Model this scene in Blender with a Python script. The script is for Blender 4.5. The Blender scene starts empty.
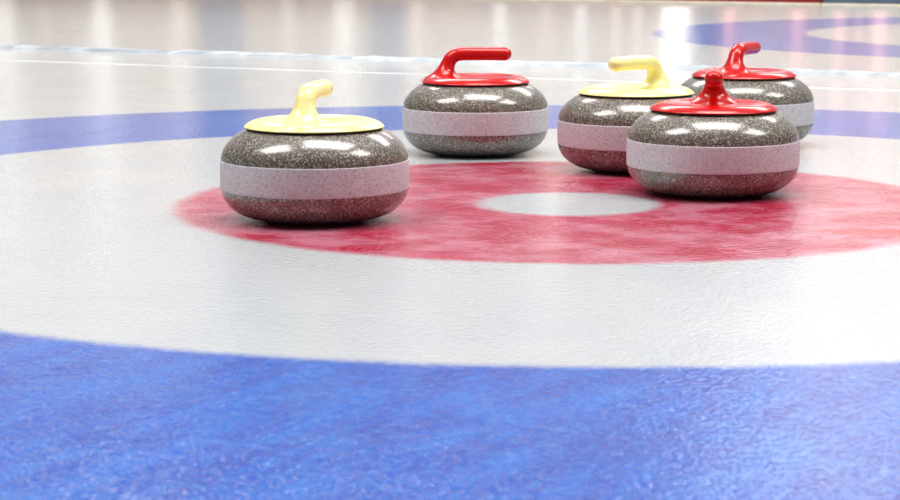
import bpy, bmesh, math, random
from mathutils import Vector
random.seed(7)
S = bpy.context.scene
C = S.collection

# ------------------------------------------------------------------ helpers
def link(name, bm, mat=None, parent=None, smooth=True):
    me = bpy.data.meshes.new(name)
    bm.normal_update()
    bm.to_mesh(me); bm.free()
    if smooth:
        for p in me.polygons: p.use_smooth = True
    o = bpy.data.objects.new(name, me); C.objects.link(o)
    if mat: me.materials.append(mat)
    if parent: o.parent = parent
    return o

def tag(o, label=None, cat=None, group=None, kind=None):
    if label: o['label'] = label
    if cat: o['category'] = cat
    if group: o['group'] = group
    if kind: o['kind'] = kind
    return o

def add_box(bm, lo, hi, bevel=0):
    r = bmesh.ops.create_cube(bm, size=1)
    for v in r['verts']:
        v.co = Vector([(lo[i] + hi[i]) / 2 + v.co[i] * (hi[i] - lo[i]) for i in range(3)])
    if bevel:
        ed = list({e for v in r['verts'] for e in v.link_edges})
        bmesh.ops.bevel(bm, geom=ed, offset=bevel, segments=3, affect='EDGES', profile=0.6)

def smooth_path(pts, sub):
    """Catmull-Rom through tuples"""
    out = []
    n = len(pts)
    for i in range(n - 1):
        p0 = pts[max(i - 1, 0)]; p1 = pts[i]; p2 = pts[i + 1]; p3 = pts[min(i + 2, n - 1)]
        for k in range(sub):
            t = k / sub
            out.append(tuple(0.5 * (2 * b + (c - a) * t + (2 * a - 5 * b + 4 * c - d) * t * t + (3 * b - a - 3 * c + d) * t ** 3)
                             for a, b, c, d in zip(p0, p1, p2, p3)))
    out.append(pts[-1])
    return out

def lathe(bm, prof, seg=128, cap=True):
    rings = []
    for r, z in prof:
        if r < 1e-6:
            rings.append([bm.verts.new((0, 0, z))])
        else:
            rings.append([bm.verts.new((r * math.cos(2 * math.pi * k / seg), r * math.sin(2 * math.pi * k / seg), z)) for k in range(seg)])
    for a, b in zip(rings[:-1], rings[1:]):
        if len(a) == 1 and len(b) == 1: continue
        for k in range(seg):
            j = (k + 1) % seg
            if len(a) == 1: bm.faces.new((a[0], b[j], b[k]))
            elif len(b) == 1: bm.faces.new((a[k], a[j], b[0]))
            else: bm.faces.new((a[k], a[j], b[j], b[k]))
    bmesh.ops.recalc_face_normals(bm, faces=bm.faces)

class N:
    """small node-tree writer"""
    def __init__(s, name):
        s.m = bpy.data.materials.new(name); s.m.use_nodes = True
        s.t = s.m.node_tree; s.t.nodes.clear()
        s.out = s.t.nodes.new('ShaderNodeOutputMaterial')
    def n(s, typ, ins=None, **props):
        nd = s.t.nodes.new(typ)
        for k, v in props.items(): setattr(nd, k, v)
        for k, v in (ins or {}).items(): s.set(nd, k, v)
        return nd
    def set(s, nd, k, v):
        sock = nd.inputs[k]
        if isinstance(v, bpy.types.NodeSocket): s.t.links.new(v, sock)
        else: sock.default_value = v
    def math(s, op, a, b=0.0, c=None, clamp=False):
        nd = s.n('ShaderNodeMath', {0: a, 1: b}, operation=op, use_clamp=clamp)
        if c is not None: s.set(nd, 2, c)
        return nd.outputs[0]
    def ramp(s, v, lo, hi, a=0.0, b=1.0):
        return s.n('ShaderNodeMapRange', {0: v, 1: lo, 2: hi, 3: a, 4: b}, clamp=True, interpolation_type='SMOOTHSTEP').outputs[0]
    def mix(s, f, a, b):
        nd = s.n('ShaderNodeMix', None, data_type='RGBA')
        s.set(nd, 'Factor', f)
        s.set(nd, 6, a); s.set(nd, 7, b)
        return nd.outputs[2]
    def noise(s, vec, scale, detail=3, rough=.5, dist=0):
        return s.n('ShaderNodeTexNoise', {'Vector': vec, 'Scale': scale, 'Detail': detail, 'Roughness': rough, 'Distortion': dist}).outputs['Fac']
    def scale(s, vec, sx, sy, sz, rot=0):
        return s.n('ShaderNodeMapping', {'Vector': vec, 'Scale': (sx, sy, sz), 'Rotation': (0, 0, rot)}).outputs[0]
    def surface(s, sh):
        s.t.links.new(sh, s.out.inputs[0]); return s.m

def rgb(r, g, b): # sRGB 0-255 -> linear
    f = lambda c: (c / 12.92 if c <= .04045 else ((c + .055) / 1.055) ** 2.4)
    return (f(r / 255), f(g / 255), f(b / 255), 1)

# ------------------------------------------------------------------ layout constants (metres)
CAM = (0.0, -3.3006, 0.4216)
PITCH, YAW, LENS = 0.1489, 0.0558, 2144.19 / 900 * 36
SHEET = math.atan2(3.062 - 4.30, 0.968 + 1.9)     # direction of the sheet side lines on the ice
HOUSE = (0.0, 0.0); HOUSE2 = (2.20, 5.37)
MARK = (.425, -.285)
R_BUTTON, R_RED, R_WHITE, R_BLUE = 0.1416, 0.604, 1.2536, 1.868

def world(X, Y):   # camera-heading frame -> world
    c, s = math.cos(YAW), math.sin(YAW)
    return (c * X - s * Y, s * X + c * Y + CAM[1])

# ------------------------------------------------------------------ materials
def ice_material():
    k = N('painted_ice')
    pos = k.n('ShaderNodeNewGeometry').outputs['Position']
    flat = k.n('ShaderNodeVectorMath', {0: pos, 1: (1, 1, 0)}, operation='MULTIPLY').outputs[0]
    wob = k.math('MULTIPLY', k.math('SUBTRACT', k.noise(flat, 9, 4, .6), .5), .022)
    wob2 = k.math('MULTIPLY', k.math('SUBTRACT', k.noise(flat, 90, 2, .6), .5), .020)
    wob = k.math('ADD', wob, wob2)
    along = k.scale(flat, 1, 1, 1, -SHEET)                  # x along the sheet, y across it
    streak = k.noise(k.scale(along, 15, 3.0, 1), 1.5, 5, .62)        # brush strokes across the sheet
    streak2 = k.noise(k.scale(along, 2.5, 14, 1), 2.2, 4, .6)         # scrapes along the sheet
    cloud = k.noise(flat, 3.2, 4, .6)
    fade = k.noise(flat, 7.5, 5, .66)
    pebble = k.noise(k.scale(along, 1.3, .75, 1), 95, 4, .7)
    grain = k.noise(flat, 520, 2, .6)
    def dist(c):
        v = k.n('ShaderNodeVectorMath', {0: flat, 1: (c[0], c[1], 0)}, operation='DISTANCE').outputs['Value']
        return k.math('ADD', v, wob)
    white = k.mix(k.ramp(cloud, .3, .75), rgb(186, 190, 193), rgb(178, 184, 189))
    white = k.mix(k.ramp(streak2, .52, .78, 0, .3), white, rgb(166, 174, 184))
    white = k.mix(k.ramp(pebble, .5, .75, 0, .3), white, rgb(198, 199, 199))
    blue = k.mix(k.ramp(streak, .34, .68), rgb(0, 58, 166), rgb(0, 88, 190))
    blue = k.mix(k.ramp(pebble, .44, .74, 0, .40), blue, rgb(84, 160, 220))
    blue = k.mix(k.ramp(fade, .46, .72, 0, .42), blue, rgb(52, 126, 206))
    red = k.mix(k.ramp(streak, .36, .66), rgb(168, 6, 48), rgb(180, 22, 68))
    red = k.mix(k.ramp(pebble, .46, .72, 0, .38), red, rgb(202, 158, 172))
    red = k.mix(k.ramp(fade, .40, .66, 0, .62), red, rgb(206, 146, 166))
    e = .018
    def ring(base, d, r0, r1, col, op=1.0):
        m = k.math('MULTIPLY', k.ramp(d, r0 - e, r0 + e), k.ramp(d, r1 - e, r1 + e, 1, 0))
        return k.mix(k.math('MULTIPLY', m, op), base, col)
    # one fresh red scrape on the right side of the red ring
    mk = k.n('ShaderNodeVectorMath', {0: k.scale(k.n('ShaderNodeVectorMath', {0: flat, 1: (MARK[0], MARK[1], 0)}, operation='SUBTRACT').outputs[0], 1 / .075, 1 / .028, 1)}, operation='LENGTH').outputs['Value']
    mk = k.ramp(k.math('ADD', mk, k.math('MULTIPLY', wob, 22)), .5, 1.2, .95, 0)
    red = k.mix(mk, red, rgb(190, 0, 0))
    d1, d2 = dist(HOUSE), dist(HOUSE2)
    col = ring(white, d1, R_BUTTON, R_RED, red)
    col = ring(col, d1, R_WHITE, R_BLUE, blue)
    col = ring(col, d2, R_BUTTON, R_RED, red)
    col = ring(col, d2, R_WHITE, R_BLUE, blue)
    # frosty strip and thin chalk line beside the ridge between the sheets
    nx, ny = -math.sin(SHEET), math.cos(SHEET)
    off = k.n('ShaderNodeVectorMath', {0: flat, 1: (nx, ny, 0)}, operation='DOT_PRODUCT').outputs['Value']
    off = k.math('ADD', off, k.math('MULTIPLY', wob, .5))
    t0 = -.436 * nx + 2.948 * ny
    line = k.math('MULTIPLY', k.ramp(off, t0 - .035, t0 - .012), k.ramp(off, t0 + .012, t0 + .035, 1, 0))
    line = k.math('MULTIPLY', line, k.ramp(streak2, .3, .6, .25, .85))
    col = k.mix(line, col, rgb(214, 217, 220))
    # bump: pebble plus long scrape lines
    h = k.math('ADD', k.math('MULTIPLY', k.n('ShaderNodeTexVoronoi', {'Vector': flat, 'Scale': 210}, feature='SMOOTH_F1').outputs['Distance'], -1.0), k.math('MULTIPLY', grain, .25))
    h = k.math('ADD', h, k.math('MULTIPLY', streak2, .12))
    bump = k.n('ShaderNodeBump', {'Height': h, 'Strength': .5, 'Distance': .0014}).outputs[0]
    rough = k.math('ADD', k.ramp(cloud, .3, .7, .075, .11), k.math('MULTIPLY', line, .4))
    b = k.n('ShaderNodeBsdfPrincipled', {'Base Color': col, 'Roughness': rough, 'IOR': 1.42, 'Normal': bump})
    return k.surface(b.outputs[0])

def granite(name, polished=True):
    k = N(name)
    oi = k.n('ShaderNodeObjectInfo')
    tc = k.n('ShaderNodeTexCoord').outputs['Object']
    vec = k.n('ShaderNodeVectorMath', {0: tc, 1: k.n('ShaderNodeVectorMath', {0: oi.outputs['Location'], 1: (3.7, 3.7, 3.7)}, operation='MULTIPLY').outputs[0]}, operation='ADD').outputs[0]
    vo = k.n('ShaderNodeTexVoronoi', {'Vector': vec, 'Scale': 520, 'Randomness': 1}, feature='F1')
    cell = k.n('ShaderNodeSeparateColor', {0: vo.outputs['Color']})
    fine = k.noise(vec, 380, 3, .7)
    big = k.noise(vec, 22, 3, .6)
    if polished:
        col = k.mix(cell.outputs[0], rgb(70, 64, 57), rgb(112, 103, 92))
        col = k.mix(k.ramp(cell.outputs[1], .74, .80, 0, .75), col, rgb(182, 174, 160))
        col = k.mix(k.ramp(cell.outputs[2], .78, .84, 0, .85), col, rgb(26, 22, 22))
        col = k.mix(k.ramp(fine, .5, .75, 0, .5), col, rgb(124, 106, 90))
        col = k.mix(k.ramp(big, .45, .7, 0, .3), col, rgb(96, 80, 70))
        b = k.n('ShaderNodeBsdfPrincipled', {'Base Color': col, 'Roughness': .55, 'IOR': 1.4, 'Coat Weight': .8, 'Coat Roughness': .17, 'Coat IOR': 1.8})
    else:
        col = k.mix(cell.outputs[0], rgb(188, 182, 188), rgb(208, 204, 209))
        col = k.mix(k.ramp(cell.outputs[1], .82, .90, 0, .55), col, rgb(134, 128, 136))
        pits = k.noise(vec, 95, 2, .6)
        col = k.mix(k.ramp(pits, .69, .77, 0, .55), col, rgb(104, 96, 102))
        col = k.mix(k.ramp(k.noise(k.scale(vec, 1, 1, .12), 120, 2, .6), .55, .75, 0, .35), col, rgb(196, 192, 202))
        bump = k.n('ShaderNodeBump', {'Height': fine, 'Strength': .35, 'Distance': .0006}).outputs[0]
        b = k.n('ShaderNodeBsdfPrincipled', {'Base Color': col, 'Roughness': .62, 'IOR': 1.45, 'Normal': bump})
    return k.surface(b.outputs[0])

def plastic(name, c, c2, rough=.2):
    k = N(name)
    tc = k.n('ShaderNodeTexCoord').outputs['Object']
    col = k.mix(k.ramp(k.noise(tc, 30, 3, .6), .35, .7), c, c2)
    b = k.n('ShaderNodeBsdfPrincipled', {'Base Color': col, 'Roughness': rough, 'IOR': 1.48})
    return k.surface(b.outputs[0])

def plain(name, c, c2, scale=8, rough=.6, stretch=(1, 1, 1), bump=0):
    k = N(name)
    tc = k.n('ShaderNodeTexCoord').outputs['Object']
    v = k.scale(tc, *stretch)
    f = k.noise(v, scale, 4, .6)
    col = k.mix(k.ramp(f, .35, .7), c, c2)
    ins = {'Base Color': col, 'Roughness': rough}
    if bump: ins['Normal'] = k.n('ShaderNodeBump', {'Height': f, 'Strength': bump, 'Distance': .004}).outputs[0]
    b = k.n('ShaderNodeBsdfPrincipled', ins)
    return k.surface(b.outputs[0])

def glow(name, c, strength):
    k = N(name)
    e = k.n('ShaderNodeEmission', {'Color': c, 'Strength': strength})
    return k.surface(e.outputs[0])

M_ICE = ice_material()
M_GRAN = granite('polished_granite'); M_BAND = granite('frosted_granite', False)
M_RED = plastic('red_plastic', rgb(186, 6, 6), rgb(194, 9, 9))
M_YEL = plastic('yellow_plastic', rgb(241, 231, 152), rgb(242, 234, 166))
M_SEAM = plain('dark_rubber', rgb(46, 40, 38), rgb(60, 54, 50), 60, .6)
M_FROST = plain('frost', rgb(150, 160, 170), rgb(206, 211, 216), 9, .5, (1, 5, 5), .6)
M_BRED = plain('red_board_paint', rgb(116, 6, 10), rgb(136, 12, 16), 6, .45)
M_BBLUE = plain('slate_board_paint', rgb(70, 88, 108), rgb(90, 108, 126), 6, .45, (1, 1, 12))
M_KICK = plain('kick_strip', rgb(226, 214, 190), rgb(240, 232, 214), 10, .5)
M_WALL = plain('hall_wall_paint', rgb(232, 214, 202), rgb(236, 220, 210), 2, .8)
M_UPPER = plain('upper_wall_dimmed', rgb(96, 114, 144), rgb(106, 122, 150), 2, .8)  # invented dark tone, keeps the unseen upper wall from washing out the ice
M_DADO = plain('dado_paint', rgb(230, 212, 194), rgb(235, 218, 202), 2, .7)
M_CEIL = plain('ceiling_paint', rgb(225, 225, 222), rgb(232, 232, 230), 2, .85)
M_FRAME = plain('window_frame_paint', rgb(120, 126, 138), rgb(136, 140, 150), 8, .5)

# ------------------------------------------------------------------ setting
bm = bmesh.new()
bmesh.ops.create_grid(bm, x_segments=8, y_segments=8, size=1)
for v in bm.verts: v.co = Vector((v.co.x * 14, v.co.y * 9 + 4.0, 0))
tag(link('floor', bm, M_ICE, smooth=False), kind='structure')

def sheet_pt(s, o):   # s along the sheet lines, o across them (metres, from the near house)
    return (math.cos(SHEET) * s - math.sin(SHEET) * o, math.sin(SHEET) * s + math.cos(SHEET) * o)

# ---- curling stones
def body_profile():
    low = [(0, .0045), (.050, .0040), (.058, .0008), (.066, 0), (.073, .0004), (.082, .0014), (.0955, .0042), (.1085, .0088), (.1190, .0150),
           (.1272, .0228), (.1328, .0310), (.1358, .0390), (.1368, .0452)]
    up = [(.1368, .0880), (.1360, .0945), (.1335, .1022), (.1288, .1100), (.1220, .1175), (.1130, .1248), (.1050, .1296), (.0985, .1323), (.092, .1333)]
    return smooth_path(low, 4) + smooth_path(up, 4) + [(.05, .1334), (0, .1334)]
def band_profile():
    o = smooth_path([(.1371, .0452), (.1378, .0466), (.1381, .0540), (.1383, .0665), (.1381, .079), (.1378, .0866), (.1371, .0880)], 4)
    return [(.1350, .0452)] + o + [(.1350, .0880), (.1350, .0452)]
def plate_profile():
    p = [(.0990, .1346), (.1018, .1350), (.1026, .1359), (.1012, .1376), (.0970, .1408), (.0900, .1444), (.0810, .1466), (.0740, .1464), (.0640, .1438), (.048, .1416), (.02, .1410), (0, .1410)]
    return [(0, .1340), (.06, .1340)] + smooth_path(p, 4)

def handle_mesh():
    bm = bmesh.new()
    # centre u, centre z, tangent angle (deg from horizontal), half thickness in the plane, half width
    rings = [(-.0600, .1270, 90, .0415, .0470), (-.0600, .1330, 90, .0365, .0410), (-.0597, .1372, 90, .0313, .0345), (-.0588, .1415, 89, .0250, .0285),
             (-.0572, .1480, 86, .0190, .0228), (-.0548, .1555, 80, .0154, .0182), (-.0512, .1650, 70, .0136, .0152), (-.0462, .1740, 53, .0130, .0146),
             (-.0372, .1802, 27, .0128, .0146), (-.0250, .1828, 8, .0128, .0148), (-.0050, .1832, 0, .0128, .0150), (.0250, .1830, 0, .0128, .0150),
             (.0540, .1826, 0, .0127, .0148), (.0600, .1826, 0, .0114, .0134), (.0642, .1826, 0, .0090, .0106), (.0667, .1826, 0, .0056, .0066), (.0676, .1826, 0, .0018, .0018)]
    rr = smooth_path(rings, 5)
    seg = 40; prev = None
    for u, z, ang, a, b in rr:
        t = math.radians(ang)
        nu, nz = -math.sin(t), math.cos(t)       # in-plane normal
        ring = []
        for k in range(seg):
            q = 2 * math.pi * k / seg
            ring.append(bm.verts.new((u + nu * a * math.cos(q), b * math.sin(q), z + .0099 - .0048 * min(1, max(0, (z - .133) / .035)) + nz * a * math.cos(q))))
        if prev:
            for k in range(seg):
                j = (k + 1) % seg
                bm.faces.new((prev[k], prev[j], ring[j], ring[k]))
        else:
            bm.faces.new(ring)
        prev = ring
    bm.faces.new(prev)
    bmesh.ops.recalc_face_normals(bm, faces=bm.faces)
    return bm

def make_stone(name, mat, loc, rz, label):
    t = bpy.data.objects.new(name, None); C.objects.link(t)
    t.location = (loc[0], loc[1], 0.0); t.rotation_euler = (0, 0, rz)
    tag(t, label, 'curling stone', 'curling stones on the house')
    bm = bmesh.new(); lathe(bm, body_profile()); link('granite_body', bm, M_GRAN, t)
    bm = bmesh.new(); lathe(bm, band_profile()); tag(link('striking_band', bm, M_BAND, t), 'pale frosted band around the waist')
    bm = bmesh.new(); lathe(bm, [(0, .1330), (.0990, .1330), (.0998, .1340), (.0990, .1347), (0, .1347)]); tag(link('gasket', bm, M_SEAM, t), 'thin dark seam under the handle plate')
    bm = bmesh.new(); lathe(bm, plate_profile()); link('handle_plate', bm, mat, t)
    link('handle', handle_mesh(), mat, t)
    return t

D = math.radians
stones = [  # heading-frame X, Y, grip direction (from the neck), colour
    (-.1983, 3.125, D(79), M_YEL, 'yellow-handled curling stone alone on the left edge of the red ring'),
    (.0483, 4.050, D(0), M_RED, 'red-handled curling stone on white ice, its long grip seen side-on'),
    (.3277, 3.775, D(225), M_YEL, 'yellow-handled curling stone partly hidden behind a red-handled one'),
    (.4220, 3.430, D(-97), M_RED, 'red-handled curling stone beside the white button, grip pointing at the viewer'),
    (.5770, 4.215, D(63), M_RED, 'red-handled curling stone farthest back at the right, half hidden'),
]
for X, Y, a, mat, lab in stones:
    make_stone('curling_stone', mat, world(X, Y), a + YAW, lab)

# ---- frost ridge between the two sheets
bm = bmesh.new()
prev = None
rnd = random.Random(3)
off0 = -math.sin(SHEET) * -.360 + math.cos(SHEET) * 3.56
for i in range(420):
    s = -9 + i * 18 / 419
    h = .010 + rnd.uniform(-.003, .003); w = .026 + rnd.uniform(-.01, .01); j = rnd.uniform(-.015, .015)
    ring = []
    for q, zz in ((-1, -.002), (-.75, .55), (-.2, 1), (.3, .92), (.8, .5), (1, -.002)):
        x, y = sheet_pt(s, off0 + j + q * w)
        ring.append(bm.verts.new((x, y, max(zz * h, .0005) if zz > 0 else 0)))
    if prev:
        for k in range(5): bm.faces.new((prev[k], prev[k + 1], ring[k + 1], ring[k]))
    prev = ring
bmesh.ops.recalc_face_normals(bm, faces=bm.faces)
tag(link('trim_1', bm, M_FROST), kind='structure')

# ---- low boards at the far edge of the ice
ang = math.atan2(8.539 - 9.152, 1.79 - .401)
bx0 = Vector((1.379, 8.716, 0))
def board(name, mat, s0, s1, label, col):
    t = bpy.data.objects.new(name, None); C.objects.link(t)
    t.location = bx0; t.rotation_euler = (0, 0, ang)
    tag(t, label, 'board')
    bm = bmesh.new(); add_box(bm, (s0, .03, .0), (s1, .10, .055), .006); link('panel', bm, mat, t, False)
    bm = bmesh.new(); add_box(bm, (s0, .0, .0), (s1, .03, .012), .003); tag(link('kick_strip', bm, M_KICK, t, False), 'cream strip along the foot')
board('rink_board', M_BRED, -7.0, -.004, 'low red board along the far edge of the ice', 0)
board('rink_board', M_BBLUE, .004, 6.0, 'low slate blue board along the far edge, right of the red board', 0)

# ---- hall behind the ice (seen as reflections)
WY = 13.2
bm = bmesh.new(); add_box(bm, (-12, WY, 0), (14, WY + .2, 5.2)); tag(link('wall_back', bm, M_UPPER, smooth=False), kind='structure')
bm = bmesh.new(); add_box(bm, (-12, -7, 5.2), (14, WY + .2, 5.3)); tag(link('ceiling', bm, M_CEIL, smooth=False), kind='structure')
def px_at(px, d):   # world x on the back wall seen in the mirror at pixel column px
    X = (px - 450) / 2144.19; c, s = math.cos(YAW), math.sin(YAW)
    dx, dy = c * X - s, s * X + c
    return dx / dy * (WY - CAM[1])
bm = bmesh.new(); add_box(bm, (-12, WY - .02, .95), (14, WY, 2.75)); tag(link('trim_3', bm, M_WALL, smooth=False), kind='structure')  # unseen pale band, added so the ice reflects a bright strip of wall
bm = bmesh.new(); add_box(bm, (-12, WY - .025, 0), (14, WY, .95)); tag(link('trim_2', bm, M_DADO, smooth=False), kind='structure')
M_DOOR = plain('door_paint', rgb(142, 150, 162), rgb(152, 160, 172), 3, .55)
for i, (a, b) in enumerate(((203, 244), (372, 404), (690, 716))):
    bm = bmesh.new(); add_box(bm, (px_at(a, 0), WY - .07, 0), (px_at(b, 0), WY - .026, 2.1), .008)
    o = tag(link('door_%d' % (i + 1), bm, M_DOOR, smooth=False), kind='structure')
    bm = bmesh.new(); add_box(bm, (px_at(a, 0) + .04, WY - .12, 1.0), (px_at(a, 0) + .06, WY - .07, 1.14), .004)
    link('door_handle', bm, M_FRAME, o, False)
wins = [(8, 16, .3, 2.2, 3.2, 0), (48, 9, .4, 1.6, 2.0, 1), (105, 14, .3, 2.0, 3.6, 0), (182, 15, .3, 2.2, 2.6, 1), (290, 10, .3, 1.8, 2.6, 1), (345, 16, .3, 2.4, 3.2, 0),
        (417, 10, .3, 1.8, 3.0, 1), (500, 10, .2, 1.6, 3.2, 0), (545, 8, .4, 3.0, 3.0, 1), (580, 9, .2, 1.6, 3.2, 0), (615, 8, .2, 1.4, 2.8, 1), (636, 7, .2, 1.4, 3.2, 1), (674, 20, .2, 1.6, 5.5, 0),
        (727, 8, .2, 1.1, 4.0, 2), (795, 9, .2, 1.1, 4.4, 2), (836, 9, .2, 1.1, 4.0, 2), (856, 7, .2, 1.0, 2.6, 2), (876, 10, .2, 1.1, 5.0, 2)]
tint = [(1, .94, .86, 1), (1, .84, .70, 1), (1, .55, .50, 1)]
for i, (px, w, z0, z1, st, c) in enumerate(wins):
    x = px_at(px, 0); hw = w / 2144.19 * (WY - CAM[1]) / 2 * 1.3
    fr = bmesh.new(); add_box(fr, (x - hw - .03, WY - .06, z0 - .03), (x + hw + .03, WY, z1 + .03))
    o = tag(link('window_%d' % (i + 1), fr, M_FRAME, smooth=False), kind='structure')
    g = bmesh.new(); add_box(g, (x - hw, WY - .07, z0), (x + hw, WY - .061, z1))
    link('pane', g, glow('lit_glass_%d' % i, tint[c], st * .85), o, False)
# tall bright window high on the right of the back wall
x0, x1 = px_at(705, 0), px_at(980, 0)
fr = bmesh.new(); add_box(fr, (x0 - .05, WY - .04, 3.95), (x1 + .05, WY, 4.95))
o = tag(link('window_%d' % (len(wins) + 1), fr, M_FRAME, smooth=False), kind='structure')
g = bmesh.new(); add_box(g, (x0, WY - .05, 4.0), (x1, WY - .041, 4.9)); link('pane', g, glow('lit_glass_high', (.98, .98, 1, 1), 9.5), o, False)

# ------------------------------------------------------------------ lamps
def lamp(x, y, z, sx, sy, power, col=(1, .97, .93), rz=0):
    l = bpy.data.lights.new('ceiling_or_fill_lamp', 'AREA'); l.shape = 'RECTANGLE'; l.size = sx; l.size_y = sy
    l.energy = power; l.color = col
    o = bpy.data.objects.new('ceiling_or_fill_lamp', l); C.objects.link(o)
    o.location = (x, y, z); o.rotation_euler = (0, 0, rz)
    return o
for x, y in ((-3.4, -.6), (.5, .2), (4.4, -.6), (-1.6, 6.2), (3.0, 6.2)):
    lamp(x, y, 4.9, 3.0, 1.9, 360)

def wall_fill(x, power):      # added unseen fill lights that brighten the far wall for its reflection
    o = lamp(x, WY - 1.6, 4.7, 7.0, .3, power, (1, .95, .90))
    o.rotation_euler = (math.radians(52), 0, 0)
for x in (-6, 2, 10): wall_fill(x, 210)

w = bpy.data.worlds.new('hall_air'); S.world = w; w.use_nodes = True
bg = w.node_tree.nodes['Background']; bg.inputs[0].default_value = (.90, .95, 1, 1); bg.inputs[1].default_value = .24

# ------------------------------------------------------------------ camera
cd = bpy.data.cameras.new('camera'); co = bpy.data.objects.new('camera', cd); C.objects.link(co)
cd.sensor_width = 36; cd.lens = LENS; cd.clip_start = .05; cd.clip_end = 200
co.location = CAM; co.rotation_euler = (math.pi / 2 - PITCH, 0, YAW)
cd.dof.use_dof = True; cd.dof.focus_distance = 3.35; cd.dof.aperture_fstop = 14
S.camera = co

S.view_settings.view_transform = 'Standard'; S.view_settings.look = 'None'
S.view_settings.gamma = 1; S.view_settings.exposure = -0.62; S.view_settings.use_curve_mapping = False
S.cycles.use_denoising = True
S.cycles.sample_clamp_indirect = 6
